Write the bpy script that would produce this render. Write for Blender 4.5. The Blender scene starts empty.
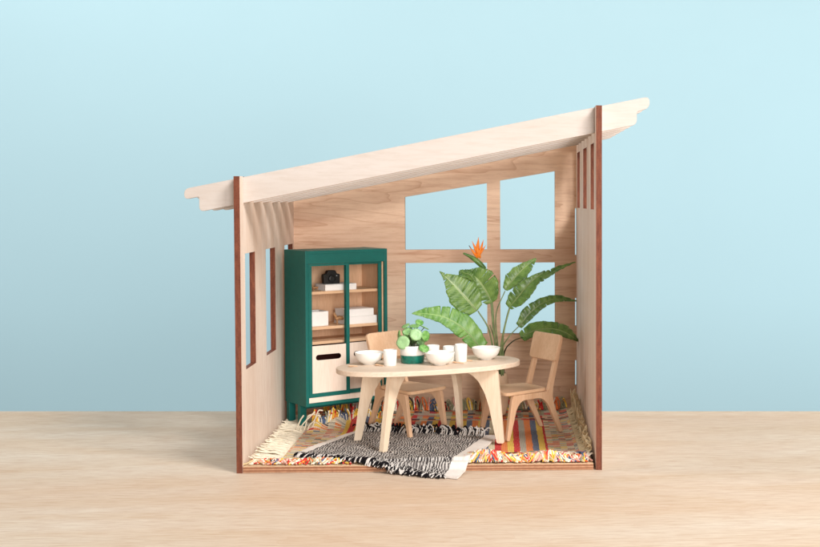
import bpy, bmesh, math, random
import numpy as np
from mathutils import Vector, Matrix
from mathutils.noise import noise as pnoise
random.seed(7)
sc = bpy.context.scene
COL = sc.collection
R = math.radians
# ------------------------------------------------------------------ camera (1 unit = 1 cm)
sc.unit_settings.scale_length = 0.01
CAM = Vector((21.8489, -96.479, 23.0907)); YAW, PITCH, ROLL = -.0319, -.0335, -.0018
FPX, PX, PY = 1139., 126.3812, -35.3843
cr_, sr_ = math.cos(ROLL), math.sin(ROLL)
rv = Vector((math.cos(YAW), math.sin(YAW), 0))
fw = Vector((-math.sin(YAW)*math.cos(PITCH), math.cos(YAW)*math.cos(PITCH), math.sin(PITCH)))
uv_ = rv.cross(fw)
r2 = cr_*rv + sr_*uv_; u2 = -sr_*rv + cr_*uv_
cd = bpy.data.cameras.new('camera'); cam = bpy.data.objects.new('camera', cd); COL.objects.link(cam)
m = Matrix(((r2.x, u2.x, -fw.x, CAM.x), (r2.y, u2.y, -fw.y, CAM.y), (r2.z, u2.z, -fw.z, CAM.z), (0, 0, 0, 1)))
cam.matrix_world = m
cd.sensor_width = 36; cd.lens = FPX*36/820
cd.shift_x = -PX/820; cd.shift_y = PY/820
cd.clip_start = 1; cd.clip_end = 3000
sc.camera = cam
def uy(px, py, Y):
    "a photograph pixel at a depth Y, in scene units (used to read off sizes)"
    d = fw + r2*((px-410-PX)/FPX) - u2*((py-273.5-PY)/FPX)
    return CAM + d*((Y-CAM.y)/d.y)
# ------------------------------------------------------------------ world, lamps, exposure
w = bpy.data.worlds.new('World'); sc.world = w; w.use_nodes = True
bg = w.node_tree.nodes['Background']; bg.inputs[0].default_value = (1.0, .985, .975, 1); bg.inputs[1].default_value = .23
def area(name, loc, target, size, power, color=(1, 1, 1), sy=None):
    l = bpy.data.lights.new(name, 'AREA'); l.energy = power; l.color = color; l.size = size
    if sy: l.shape = 'RECTANGLE'; l.size_y = sy
    o = bpy.data.objects.new(name, l); COL.objects.link(o); o.location = loc
    o.rotation_euler = (Vector(target)-Vector(loc)).to_track_quat('-Z', 'Y').to_euler(); return o
area('key_softbox', (104, -92, 128), (14, 8, 10), 54, 330000, (1.0, .98, .96))
area('front_softbox', (72, -192, 38), (15, 10, 8), 80, 288000, (1.0, .985, .975))
area('backdrop_lamp_high', (-120, 40, 190), (-30, 160, 45), 90, 245000, (1, 1, 1))
area('backdrop_lamp_right', (190, 40, 50), (120, 165, 0), 90, 92000, (1, 1, 1))
sc.view_settings.view_transform = 'Standard'; sc.view_settings.look = 'None'
sc.view_settings.exposure = 0; sc.view_settings.gamma = 1
# ------------------------------------------------------------------ materials
def lin(c):
    return tuple(((v/255)/12.92 if v/255 <= .04045 else ((v/255+.055)/1.055)**2.4) for v in c)+(1,)
class NT:
    def __init__(s, name, rough=.5, spec=.3):
        s.m = bpy.data.materials.new(name); s.m.use_nodes = True; s.t = s.m.node_tree; s.n = s.t.nodes
        s.b = s.n['Principled BSDF']; s.b.inputs['Roughness'].default_value = rough
        s.b.inputs['Specular IOR Level'].default_value = spec
    def add(s, k, **kw):
        nd = s.n.new(k)
        for a, v in kw.items():
            if a in nd.inputs: nd.inputs[a].default_value = v
            else: setattr(nd, a, v)
        return nd
    def l(s, a, b): s.t.links.new(a, b)
    def coord(s, scale=(1, 1, 1), kind='Object', rot=(0, 0, 0)):
        tc = s.add('ShaderNodeTexCoord'); mp = s.add('ShaderNodeMapping')
        mp.inputs['Scale'].default_value = scale; mp.inputs['Rotation'].default_value = rot
        s.l(tc.outputs[kind], mp.inputs[0]); return mp.outputs[0]
    def noise(s, vec, scale, detail=3, rough=.55, dist=0):
        nd = s.add('ShaderNodeTexNoise'); nd.inputs['Scale'].default_value = scale; nd.inputs['Detail'].default_value = detail
        nd.inputs['Roughness'].default_value = rough; nd.inputs['Distortion'].default_value = dist
        s.l(vec, nd.inputs['Vector']); return nd.outputs['Fac']
    def ramp(s, fac, stops, interp='LINEAR'):
        nd = s.add('ShaderNodeValToRGB'); cr = nd.color_ramp; cr.interpolation = interp
        while len(cr.elements) < len(stops): cr.elements.new(.5)
        for e, (p, c) in zip(cr.elements, stops): e.position = p; e.color = c if len(c) == 4 else tuple(c)+(1,)
        s.l(fac, nd.inputs[0]); return nd.outputs[0]
    def mix(s, fac, a, b, mode='MIX'):
        nd = s.add('ShaderNodeMix', data_type='RGBA', blend_type=mode)
        for i, v in ((0, fac), (6, a), (7, b)):
            if hasattr(v, 'is_output') or isinstance(v, bpy.types.NodeSocket): s.l(v, nd.inputs[i])
            else: nd.inputs[i].default_value = v
        return nd.outputs[2]
    def math(s, op, a, b=0.0, c=0.0):
        nd = s.add('ShaderNodeMath', operation=op)
        for i, v in enumerate((a, b, c)):
            if isinstance(v, bpy.types.NodeSocket): s.l(v, nd.inputs[i])
            else: nd.inputs[i].default_value = v
        return nd.outputs[0]
    def bump(s, h, st=.2, dist=.05):
        nd = s.add('ShaderNodeBump'); nd.inputs['Strength'].default_value = st; nd.inputs['Distance'].default_value = dist
        s.l(h, nd.inputs['Height']); s.l(nd.outputs[0], s.b.inputs['Normal'])
    def col(s, c):
        if isinstance(c, bpy.types.NodeSocket): s.l(c, s.b.inputs['Base Color'])
        else: s.b.inputs['Base Color'].default_value = c

def wood(name, light, dark, axis='X', figure=.5, scale=1., rough=.55, line=.35, seedv=0, knots=False):
    """birch plywood face: soft flame figure, thin growth lines and short pores running along one axis"""
    t = NT(name, rough, .25)
    s = {'X': (.10, 1, 1), 'Y': (1, .10, 1), 'Z': (1, 1, .10)}[axis]
    v = t.coord(tuple(k*scale for k in s))
    off = t.add('ShaderNodeVectorMath', operation='ADD'); t.l(v, off.inputs[0]); off.inputs[1].default_value = (seedv, seedv*1.7, seedv*.6); v = off.outputs[0]
    big = t.noise(v, .30, 4, .55, .8)
    # contour lines of a smooth field look like cathedral grain
    con = t.math('FRACT', t.math('MULTIPLY', big, 14.0))
    ln = t.ramp(con, [(0, (1, 1, 1)), (.10, (.35, .35, .35)), (.24, (0, 0, 0)), (1, (0, 0, 0))])
    fine = t.noise(v, 5.0, 5, .7)
    s2 = {'X': (.5, 9, 9), 'Y': (9, .5, 9), 'Z': (9, 9, .5)}[axis]
    pores = t.noise(t.coord(s2), 1.6, 2, .6)
    c = t.mix(t.ramp(big, [(.32, (0, 0, 0)), (.68, (1, 1, 1))]), light, tuple(a*(1-figure)+b*figure for a, b in zip(light, dark)))
    c = t.mix(t.math('MULTIPLY', ln, line), c, dark)
    c = t.mix(t.ramp(fine, [(.45, (0, 0, 0)), (.8, (.55, .55, .55))]), c, dark)
    c = t.mix(t.ramp(pores, [(.60, (0, 0, 0)), (.75, (.35, .35, .35))]), c, dark)
    if knots:
        vo = t.add('ShaderNodeTexVoronoi'); t.l(t.coord((.09, .2, .13)), vo.inputs['Vector']); vo.inputs['Scale'].default_value = 1.0
        c = t.mix(t.ramp(vo.outputs['Distance'], [(.015, (.8, .8, .8)), (.035, (0, 0, 0))]), c, tuple(x*.4 for x in dark[:3])+(1,))
    t.col(c); t.bump(fine, .12, .03); return t.m
def burnt(name, a, b, axis='Z'):
    "laser cut plywood edge: charred red brown layers with fine cross ticks"
    t = NT(name, .6, .2)
    s = {'X': (.4, 5, 5), 'Y': (5, .4, 5), 'Z': (4, 4, .5)}[axis]
    n1 = t.noise(t.coord(s), 1.5, 4, .7); n2 = t.noise(t.coord((3, 3, 5)), 1.8, 3, .6)
    c = t.mix(t.ramp(n1, [(.35, (0, 0, 0)), (.65, (1, 1, 1))]), a, b)
    c = t.mix(t.ramp(n2, [(.5, (0, 0, 0)), (.75, (.6, .6, .6))]), c, tuple(x*.5 for x in a[:3])+(1,))
    t.col(c); t.bump(n1, .2, .03); return t.m
def plyedge(name, a, b, axis='Z', per=.13):
    "plywood edge with alternating plies stacked along one axis"
    t = NT(name, .6, .2)
    tc = t.add('ShaderNodeTexCoord'); sp = t.add('ShaderNodeSeparateXYZ'); t.l(tc.outputs['Object'], sp.inputs[0])
    fr = t.math('FRACT', t.math('DIVIDE', sp.outputs[axis], per*2))
    st = t.ramp(fr, [(0, (0, 0, 0)), (.5, (1, 1, 1))], 'CONSTANT')
    n = t.noise(t.coord((2, 2, 2)), 1.5, 4, .7)
    c = t.mix(st, a, b); c = t.mix(t.ramp(n, [(.35, (0, 0, 0)), (.75, (.5, .5, .5))]), c, tuple(x*.6 for x in b[:3])+(1,))
    t.col(c); return t.m
def plain(name, c, rough=.5, spec=.4, var=.06, nscale=1.5, bumpy=0):
    t = NT(name, rough, spec); n = t.noise(t.coord(), nscale, 4, .6)
    d = tuple(x*(1-var*2) for x in c[:3])+(1,)
    t.col(t.mix(t.ramp(n, [(.3, (0, 0, 0)), (.7, (1, 1, 1))]), c, d))
    if bumpy: t.bump(t.noise(t.coord(), nscale*8, 4, .6), bumpy, .03)
    return t.m
M = {}
M['wall_face'] = wood('birch_wall', lin((236, 220, 206)), lin((190, 150, 118)), 'Z', .45, .8, line=.12)
M['back_face'] = wood('birch_back_wall', lin((240, 208, 180)), lin((172, 114, 80)), 'X', .42, .5, line=.40, seedv=3, knots=True)
M['rafter_face'] = wood('birch_rafter', lin((198, 189, 182)), lin((178, 162, 148)), 'X', .35, .8, line=.10, seedv=5, knots=True)
M['floor_face'] = wood('birch_floor', lin((232, 206, 172)), lin((190, 145, 100)), 'X', .4, .8, line=.15, seedv=7)
M['burnt'] = burnt('laser_cut_edge', lin((96, 50, 36)), lin((128, 74, 52)))
M['burnt_floor'] = plyedge('floor_cut_edge', lin((190, 144, 112)), lin((146, 98, 70)), 'Z', .12)
M['rafter_edge'] = plyedge('rafter_cut_edge', lin((222, 190, 152)), lin((184, 140, 100)), 'Y', .085)
M['table_wood'] = wood('birch_small_table', lin((222, 204, 184)), lin((194, 160, 130)), 'X', .35, 1.2, line=.12, seedv=11)
M['leg_wood'] = wood('birch_table_leg', lin((232, 214, 190)), lin((204, 170, 134)), 'Z', .35, 1.2, line=.12, seedv=12)
M['chair_wood'] = wood('beech_chair', lin((226, 190, 156)), lin((188, 140, 102)), 'Z', .45, 1.6, line=.15, seedv=14)
M['seat_wood'] = wood('beech_seat', lin((230, 194, 158)), lin((190, 142, 102)), 'X', .45, 1.8, line=.2, seedv=15)
M['cab_wood'] = wood('cabinet_inside', lin((232, 192, 156)), lin((190, 140, 100)), 'Z', .4, 1.4, line=.15, seedv=16)
M['panel_wood'] = wood('pale_door_panel', lin((238, 220, 204)), lin((212, 186, 164)), 'Z', .3, 1.6, line=.06, seedv=18)
M['teal'] = plain('teal_paint', lin((12, 98, 90)), .5, .35, .07, 1.3, .10)
M['porcelain'] = plain('white_porcelain', lin((240, 237, 230)), .35, .45, .02, 1.0)
M['matte_white'] = plain('matte_white', lin((238, 232, 226)), .7, .3, .03, 1.0)
M['paper'] = plain('white_board', lin((240, 238, 236)), .8, .2, .03, 2.0)
M['glaze'] = plain('green_glaze', lin((0, 118, 100)), .15, .6, .25, 3.0)
M['soil'] = plain('soil', (.03, .02, .012, 1), .9, .1, .2, 8, .5)
M['dark'] = plain('dark_slot', lin((58, 26, 20)), .8, .1)
M['black'] = plain('black_plastic', (.012, .011, .010, 1), .45, .4, .1)
M['brass'] = plain('brown_figurine', lin((176, 128, 84)), .45, .4, .2, 6)
M['string'] = plain('cotton_string', lin((240, 228, 204)), .9, .1, .10, 3.0)
M['band'] = plain('cotton_band', lin((226, 216, 206)), .9, .1, .05, 3.0, .2)
M['steel'] = plain('steel', (.5, .5, .5, 1), .35, .5)
def foliage(name, a, b, vein, rough=.32, nscale=1.2):
    t = NT(name, rough, .4)
    n = t.noise(t.coord(), nscale, 4, .6)
    tc = t.add('ShaderNodeTexCoord'); sp = t.add('ShaderNodeSeparateXYZ'); t.l(tc.outputs['UV'], sp.inputs[0])
    # side veins : thin lines leaving the midrib obliquely ; midrib : pale line at v = .5
    dv = t.math('ABSOLUTE', t.math('SUBTRACT', sp.outputs['Y'], .5))
    fr = t.math('FRACT', t.math('MULTIPLY', t.math('SUBTRACT', sp.outputs['X'], t.math('MULTIPLY', dv, .35)), 20.))
    side = t.ramp(fr, [(0, (.6, .6, .6)), (.3, (0, 0, 0)), (1, (.1, .1, .1))])
    mid = t.ramp(dv, [(.0, (1, 1, 1)), (.022, (1, 1, 1)), (.04, (0, 0, 0))])
    c = t.mix(t.ramp(n, [(.35, (0, 0, 0)), (.65, (1, 1, 1))]), a, b)
    c = t.mix(t.math('MULTIPLY', side, .5), c, vein); c = t.mix(t.math('MULTIPLY', mid, .8), c, vein)
    t.col(c); t.bump(fr, .25, .04)
    t.b.inputs['Transmission Weight'].default_value = 0
    return t.m
M['leaf'] = foliage('leaf_green', lin((72, 112, 46)), lin((122, 156, 76)), lin((172, 192, 128)))
M['leaf_dark'] = foliage('leaf_dark_green', lin((60, 98, 40)), lin((106, 142, 66)), lin((144, 160, 96)))
M['leaf_bright'] = foliage('leaf_bright_green', lin((84, 136, 58)), lin((128, 170, 88)), lin((164, 200, 120)))
M['stem'] = plain('green_stem', lin((146, 164, 112)), .5, .35, .25, 1.2)
M['stem_dark'] = plain('thin_dark_stem', lin((56, 66, 36)), .5, .35, .2, 2)
M['bud'] = plain('withered_leaf_edge', lin((78, 70, 32)), .6, .2, .3, 2)
def roundleaf():
    t = NT('round_leaf', .35, .45); tc = t.add('ShaderNodeTexCoord')
    n = t.noise(t.coord(), 3.0, 3, .6)
    t.col(t.mix(t.ramp(n, [(.35, (0, 0, 0)), (.7, (1, 1, 1))]), lin((78, 134, 56)), lin((140, 184, 108))))
    oi = t.add('ShaderNodeObjectInfo'); src = t.b.inputs['Base Color'].links[0].from_socket
    t.col(t.mix(t.ramp(oi.outputs['Random'], [(.55, (0, 0, 0)), (.95, (.55, .55, .55))]), src, lin((176, 208, 160)))); return t.m
M['round_leaf'] = roundleaf()
t = NT('orange_petal', .5, .3); n = t.noise(t.coord((3, 3, .8)), 1.6, 2, .5)
t.col(t.mix(n, lin((238, 110, 20)), lin((250, 160, 60)))); M['petal'] = t.m
# studio table and backdrop
t = NT('studio_table', .62, .25)
v = t.coord((.020, .11, .2)); big = t.noise(v, 1.1, 4, .5, 1.8); con = t.math('FRACT', t.math('MULTIPLY', big, 13.))
ln = t.ramp(con, [(0, (1, 1, 1)), (.18, (.3, .3, .3)), (.5, (0, 0, 0)), (1, (0, 0, 0))])
fine = t.noise(t.coord((.3, 2.6, 1)), 1.4, 5, .7)
patch_ = t.noise(t.coord((.012, .05, 1)), 1.0, 3, .55)
c = t.mix(t.ramp(big, [(.35, (0, 0, 0)), (.65, (1, 1, 1))]), lin((212, 196, 177)), lin((203, 181, 156)))
c = t.mix(t.ramp(patch_, [(.45, (0, 0, 0)), (.7, (.45, .45, .45))]), c, lin((202, 160, 124)))
c = t.mix(t.math('MULTIPLY', ln, .12), c, lin((168, 116, 78)))
c = t.mix(t.ramp(fine, [(.42, (0, 0, 0)), (.72, (.5, .5, .5))]), c, lin((168, 126, 94)))
st = t.noise(t.coord((.10, .8, 1)), 1.1, 2, .5, .8)
c = t.mix(t.ramp(st, [(.72, (0, 0, 0)), (.80, (.5, .5, .5))]), c, lin((160, 108, 72)))
t.col(c); t.bump(fine, .08, .03); M['studio'] = t.m
M['backdrop'] = plain('blue_paper', lin((193, 227, 236)), .9, .1, .01, .02)
# ------------------------------------------------------------------ helpers
def link(name, me, mats, parent=None):
    o = bpy.data.objects.new(name, me); COL.objects.link(o)
    if not isinstance(mats, (list, tuple)): mats = [mats]
    for mm in mats: me.materials.append(M[mm] if isinstance(mm, str) else mm)
    if parent: o.parent = parent
    return o
def tag(o, label=None, cat=None, group=None, kind=None):
    if label: o['label'] = label
    if cat: o['category'] = cat
    if group: o['group'] = group
    if kind: o['kind'] = kind
    return o
def thing(name, label, cat, loc=(0, 0, 0), rz=0, group=None):
    o = bpy.data.objects.new(name, None); COL.objects.link(o); o.location = loc; o.rotation_euler = (0, 0, rz)
    o.empty_display_size = 1
    return tag(o, label, cat, group)
def fin(name, bm, mats, parent=None, smooth=False, bev=0, angle=40, mw=None):
    bmesh.ops.recalc_face_normals(bm, faces=bm.faces)
    if mw is not None: bm.transform(mw)
    me = bpy.data.meshes.new(name); bm.to_mesh(me); bm.free()
    if smooth:
        for p in me.polygons: p.use_smooth = True
        me.set_sharp_from_angle(angle=R(angle))
    o = link(name, me, mats, parent)
    if bev:
        b = o.modifiers.new('bevel', 'BEVEL'); b.width = bev; b.segments = 2; b.limit_method = 'ANGLE'; b.angle_limit = R(35)
    return o
def box(bm, a, b, mi=0):
    x0, y0, z0 = a; x1, y1, z1 = b
    v = [bm.verts.new(p) for p in ((x0, y0, z0), (x1, y0, z0), (x1, y1, z0), (x0, y1, z0), (x0, y0, z1), (x1, y0, z1), (x1, y1, z1), (x0, y1, z1))]
    for f in ((3, 2, 1, 0), (4, 5, 6, 7), (0, 1, 5, 4), (1, 2, 6, 5), (2, 3, 7, 6), (3, 0, 4, 7)):
        bm.faces.new([v[i] for i in f]).material_index = mi
def plate(outline, holes, thick, mi_side=1):
    """flat board in local XY with holes, extruded along +Z; side faces get another material"""
    bm = bmesh.new(); edges = []
    for loop in [outline]+list(holes):
        vs = [bm.verts.new((x, y, 0)) for x, y in loop]
        edges += [bm.edges.new((vs[i], vs[(i+1) % len(vs)])) for i in range(len(vs))]
    bmesh.ops.triangle_fill(bm, use_beauty=True, use_dissolve=False, edges=edges)
    r = bmesh.ops.extrude_face_region(bm, geom=list(bm.faces))
    for e in r['geom']:
        if isinstance(e, bmesh.types.BMVert): e.co.z += thick
    bmesh.ops.recalc_face_normals(bm, faces=bm.faces)
    for f in bm.faces: f.material_index = 0 if abs(f.normal.z) > .9 else mi_side
    bmesh.ops.dissolve_limit(bm, angle_limit=R(1), verts=bm.verts, edges=bm.edges, delimit={'MATERIAL'})
    return bm
XZ = lambda y0: Matrix(((1, 0, 0, 0), (0, 0, -1, y0), (0, 1, 0, 0), (0, 0, 0, 1)))   # local x,y,z -> X, z-> -Y
YZ = lambda x0: Matrix(((0, 0, 1, x0), (1, 0, 0, 0), (0, 1, 0, 0), (0, 0, 0, 1)))    # local x->Y, y->Z, z->X
def rounded(pts, radii, n=5):
    "round every corner of a polygon with its own radius"
    out = []; N = len(pts)
    for i, (p, r) in enumerate(zip(pts, radii)):
        p = Vector(p); a = Vector(pts[i-1]); b = Vector(pts[(i+1) % N])
        if r <= 0: out.append(tuple(p)); continue
        da = (a-p); db = (b-p); rr = min(r, da.length*.49, db.length*.49); A = p+da.normalized()*rr; B = p+db.normalized()*rr
        for k in range(n+1):
            t_ = k/n; out.append(tuple(A*(1-t_)**2+p*2*t_*(1-t_)+B*t_*t_))
    return out
def lathe(prof, seg=40, mi=0):
    bm = bmesh.new(); rings = []
    for (r, z) in prof:
        if r < 1e-5: rings.append([bm.verts.new((0, 0, z))]*seg)
        else: rings.append([bm.verts.new((r*math.cos(2*math.pi*k/seg), r*math.sin(2*math.pi*k/seg), z)) for k in range(seg)])
    for A, B in zip(rings, rings[1:]):
        for k in range(seg):
            vs = [A[k], A[(k+1) % seg], B[(k+1) % seg], B[k]]; u = []
            for q in vs:
                if q not in u: u.append(q)
            if len(u) > 2:
                try: bm.faces.new(u).material_index = mi
                except ValueError: pass
    return bm
def tube(bm, pts, rad, seg=6, mi=0, cap=True):
    "swept tube; rad may be a number or a list"
    pts = [Vector(p) for p in pts]; n = len(pts); rad = rad if isinstance(rad, (list, tuple)) else [rad]*n
    prev = None; up = Vector((0.31, .17, .93))
    for i, p in enumerate(pts):
        d = (pts[min(i+1, n-1)]-pts[max(i-1, 0)]).normalized()
        a = d.cross(up)
        if a.length < .05: a = d.cross(Vector((1, 0, 0)))
        a.normalize(); b = d.cross(a)
        ring = [bm.verts.new(p+(a*math.cos(2*math.pi*k/seg)+b*math.sin(2*math.pi*k/seg))*rad[i]) for k in range(seg)]
        if prev:
            for k in range(seg): bm.faces.new((prev[k], prev[(k+1) % seg], ring[(k+1) % seg], ring[k])).material_index = mi
        elif cap: bm.faces.new(ring).material_index = mi
        prev = ring
    if cap: bm.faces.new(prev[::-1]).material_index = mi
def spline(pts, n=12):
    "Catmull-Rom through points"
    P = [Vector(p) for p in pts]; P = [P[0]*2-P[1]]+P+[P[-1]*2-P[-2]]; out = []
    for i in range(1, len(P)-2):
        for k in range(n):
            t_ = k/n; a, b, c_, d = P[i-1:i+3]
            out.append(.5*((2*b)+(c_-a)*t_+(2*a-5*b+4*c_-d)*t_*t_+(3*b-a-3*c_+d)*t_**3))
    out.append(P[-2]); return out
# ------------------------------------------------------------------ setting
bm = bmesh.new(); box(bm, (-260, -160, -2.5), (300, 28.2, 0))
for v_ in bm.verts:
    if v_.co.y > 0: v_.co.y = 28.51-.0417*v_.co.x
tag(fin('table_surface', bm, 'studio', bev=.15), 'pale wooden studio table under the miniature house', None, kind='structure')
bm = bmesh.new(); box(bm, (-500, 170, -150), (560, 172, 330)); tag(fin('backdrop', bm, 'backdrop'), 'plain light blue paper backdrop', None, kind='structure')
# ------------------------------------------------------------------ the house
W, D, T, TW = 30., 25., .54, .5
HL, HR = 25.13, 31.08
SL = (HR-HL)/(W+.0)
topz = lambda x: HL+SL*x
RY = [1.3, 5.3, 9.4, 13.5, 17.6, 21.7]; RT = .5; RH = 2.16
house = thing('toy_house', 'open-fronted plywood toy house with slanting slatted roof and four window openings', 'dollhouse')
def side_wall(x0, H, slits):
    ztop = H; zc = H-RH-.02
    ol = [(0, 0)]
    ol += [(D+.55, 0), (D+.55, ztop)]
    for y in reversed(RY):
        ol += [(y+RT+.02, ztop), (y+RT+.02, zc), (y-.02, zc), (y-.02, ztop)]
    ol += [(0, ztop)]
    holes = [[(a, z0), (b, z0), (b, z1), (a, z1)] for a, b, z0, z1 in slits]
    o = fin('side_wall', plate(ol, holes, TW), ['wall_face', 'burnt'], house, mw=YZ(x0))
    return o
side_wall(-TW, HL, [(1.76, 5.74, 8.57, 18.54), (10.42, 14.83, 8.57, 18.54), (19.69, 24.2, 8.57, 18.54)])
side_wall(W, HR, [(2.17, 5.79, 22.25, 28.04), (10.43, 14.98, 22.25, 28.04), (19.6, 23.65, 22.25, 28.04)])
# back wall: four openings, finger joint gaps on the right edge
ol = [(.0, 0.0), (W, 0)]
for za, zb in ((3.2, 5.9), (9.6, 12.6), (17.2, 22.2)):
    ol += [(W, za), (W-.13, za), (W-.13, zb), (W, zb)]
ol += [(W, topz(W)-.15), (0, topz(0)-.15)]
holes = [[(11.76, 8.81), (20.46, 8.81), (20.46, 16.41), (11.76, 16.41)], [(21.87, 8.81), (27.7, 8.81), (27.7, 16.41), (21.87, 16.41)],
         [(11.76, 17.82), (20.46, 17.82), (20.46, 24.89), (11.76, 23.43)], [(21.87, 17.82), (27.7, 17.82), (27.7, 26.15), (21.87, 25.16)]]
back = fin('back_wall', plate(ol, holes, TW), ['back_face', 'burnt'], house, mw=XZ(D+TW))
# floor board, not quite reaching the right wall
bm = bmesh.new(); box(bm, (.02, .02, .02), (W-.22, D-.02, T)); 
bmesh.ops.recalc_face_normals(bm, faces=bm.faces)
for f in bm.faces: f.material_index = 0 if abs(f.normal.z) > .9 else 1
fin('floor_board', bm, ['floor_face', 'burnt_floor'], house, bev=.02)
# rafters with stepped rounded ends
def rafter(y):
    z = lambda x, d: topz(x)-d-.06
    pts = [(-4.98, z(-4.98, .0)), (34.72, z(34.72, .0)), (34.72, z(34.72, 1.0)), (33.62, z(33.62, 1.10)), (33.62, z(33.62, 2.2)),
           (-3.72, z(-3.72, 2.2)-.0), (-3.72, z(-3.72, .9)), (-4.98, z(-4.98, .9))]
    ol = rounded(pts, [.45, .5, .5, .12, .45, .45, .12, .4])
    return fin('rafter', plate(ol, [], RT-.02), ['rafter_face', 'rafter_edge'], house, mw=XZ(y+RT-.01), bev=.02)
for y in RY: rafter(y)
# ------------------------------------------------------------------ cabinet
cab = thing('display_cabinet', 'teal painted display cabinet with open shelves and two pale slotted door panels', 'cabinet', (2.95, 14.5, 2.93), R(35.5))
CW, CD, CH = 9.1, 4.75, 15.25; PT = .32
bm = bmesh.new(); box(bm, (0, 0, 0), (PT, CD, CH)); fin('side_panel', bm, 'teal', cab, bev=.03)
bm = bmesh.new(); box(bm, (CW-PT, 0, 0), (CW, CD, CH)); fin('side_panel', bm, 'teal', cab, bev=.03)
bm = bmesh.new(); box(bm, (PT, .01, CH-PT), (CW-PT, CD, CH-.01)); box(bm, (PT, .01, CH-1.3), (CW-PT, .26, CH-PT)); fin('top_panel', bm, 'teal', cab, bev=.02)
bm = bmesh.new(); box(bm, (PT, .01, 0.01), (CW-PT, CD, .33)); fin('bottom_panel', bm, 'teal', cab, bev=.02)
bm = bmesh.new(); box(bm, (PT, CD-.2, .33), (CW-PT, CD-.02, CH-PT)); box(bm, (CW-PT-.14, .3, .33), (CW-PT-.005, CD-.2, CH-1.3)); box(bm, (PT+.005, .75, .33), (PT+.12, CD-.2, CH-PT)); fin('lining', bm, 'cab_wood', cab)
bm = bmesh.new(); box(bm, (PT, .05, .34), (CW-PT-.15, .5, .84)); fin('plinth', bm, 'panel_wood', cab, bev=.02)
for z in (5.95, 7.4, 10.9):
    bm = bmesh.new(); box(bm, (PT+.12, .72, z), (CW-PT-.15, CD-.21, z+.28)); fin('shelf', bm, 'seat_wood', cab, bev=.02)
bm = bmesh.new(); box(bm, (PT+.12, 1.6, 1.0), (CW-PT-.15, 1.75, 5.95)); fin('slot_shade_board', bm, 'dark', cab)  # dark board behind the door panels, painted in place of shade in the slots
def slider(u0, u1, y, nm='sliding_door'):
    z0, z1, s, b = .86, CH-1.32, .36, .38
    ol = [(u0, z0), (u1, z0), (u1, z1), (u0, z1)]; hole = [(u0+s, z0+b), (u1-s, z0+b), (u1-s, z1-.2), (u0+s, z1-.2)]
    d = fin(nm, plate(ol, [hole], .16), ['teal', 'teal'], cab, mw=XZ(y+.16))
    # pale lower panel with a slot to pull it by
    a, e = u0+s+.0, u1-s; zc = z0+b; zt = 5.9; mx = (a+e)/2+(-.08 if u0 < 2 else .28); zz = 4.74
    slot = [(mx-1.1+.27*math.cos(q), zz+.27*math.sin(q)) for q in [math.pi/2+k*math.pi/8 for k in range(9)]]+[(mx+1.1+.27*math.cos(q), zz+.27*math.sin(q)) for q in [-math.pi/2+k*math.pi/8 for k in range(9)]]
    fin('door_panel', plate([(a+.01, zc+.01), (e-.01, zc+.01), (e-.01, zt), (a+.01, zt)], [slot[::-1]], .14), ['panel_wood', 'dark'], d, mw=XZ(y+.22))
slider(PT+.03, 4.80, .06); slider(4.45, 8.62, .36)
for x, y in ((.06, 1.5), (.06, 4.0), (8.34, 1.5), (8.34, 4.0)):
    bm = bmesh.new(); box(bm, (x, y, -2.32), (x+.7, y+.6, .0)); fin('leg', bm, 'teal', cab, bev=.04)
bm = bmesh.new(); box(bm, (.77, 1.6, -.45), (8.33, 1.8, -.001)); fin('apron', bm, 'teal', cab)
def in_cab(u, v, z):   # cabinet-local to world
    a = R(35.5); return (2.95+u*math.cos(a)-v*math.sin(a), 14.5+u*math.sin(a)+v*math.cos(a), 2.93+z)
CA = R(35.5)
def rbox(name, size, loc, rz, mat, label, cat, group=None, bev=.04):
    bm = bmesh.new(); sx, sy, sz = size; box(bm, (-sx/2, -sy/2, 0), (sx/2, sy/2, sz)); o = fin(name, bm, mat, bev=bev); o.location = loc; o.rotation_euler = (0, 0, rz)
    return tag(o, label, cat, group) if cat else o
def book(size, loc, rz, label, group):
    b = thing('book', label, 'book', loc, rz, group); sx, sy, sz = size
    bm = bmesh.new(); box(bm, (-sx/2+.07, -sy/2+.06, .06), (sx/2-.05, sy/2-.05, sz-.06)); fin('page_block', bm, 'paper', b)
    bm = bmesh.new(); box(bm, (-sx/2, -sy/2, 0), (sx/2, sy/2, .06)); box(bm, (-sx/2, -sy/2, sz-.06), (sx/2, sy/2, sz)); box(bm, (-sx/2, -sy/2, .06), (sx/2, -sy/2+.055, sz-.06)); fin('cover', bm, 'matte_white', b, bev=.02)
    return b
G = 'white books in the cabinet'
book((3.5, 2.2, .62), in_cab(4.3, 2.0, 11.18), CA+R(1), 'single long white book on the top shelf, under the dark camera', G)
book((3.6, 2.6, .78), in_cab(6.55, 2.15, 7.68), CA+R(-1), 'lower, wider white book of the pair stacked on the middle shelf', G)
book((3.2, 2.4, .72), in_cab(6.45, 2.2, 8.46), CA+R(2), 'upper white book of the pair stacked on the middle shelf', G)
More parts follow.
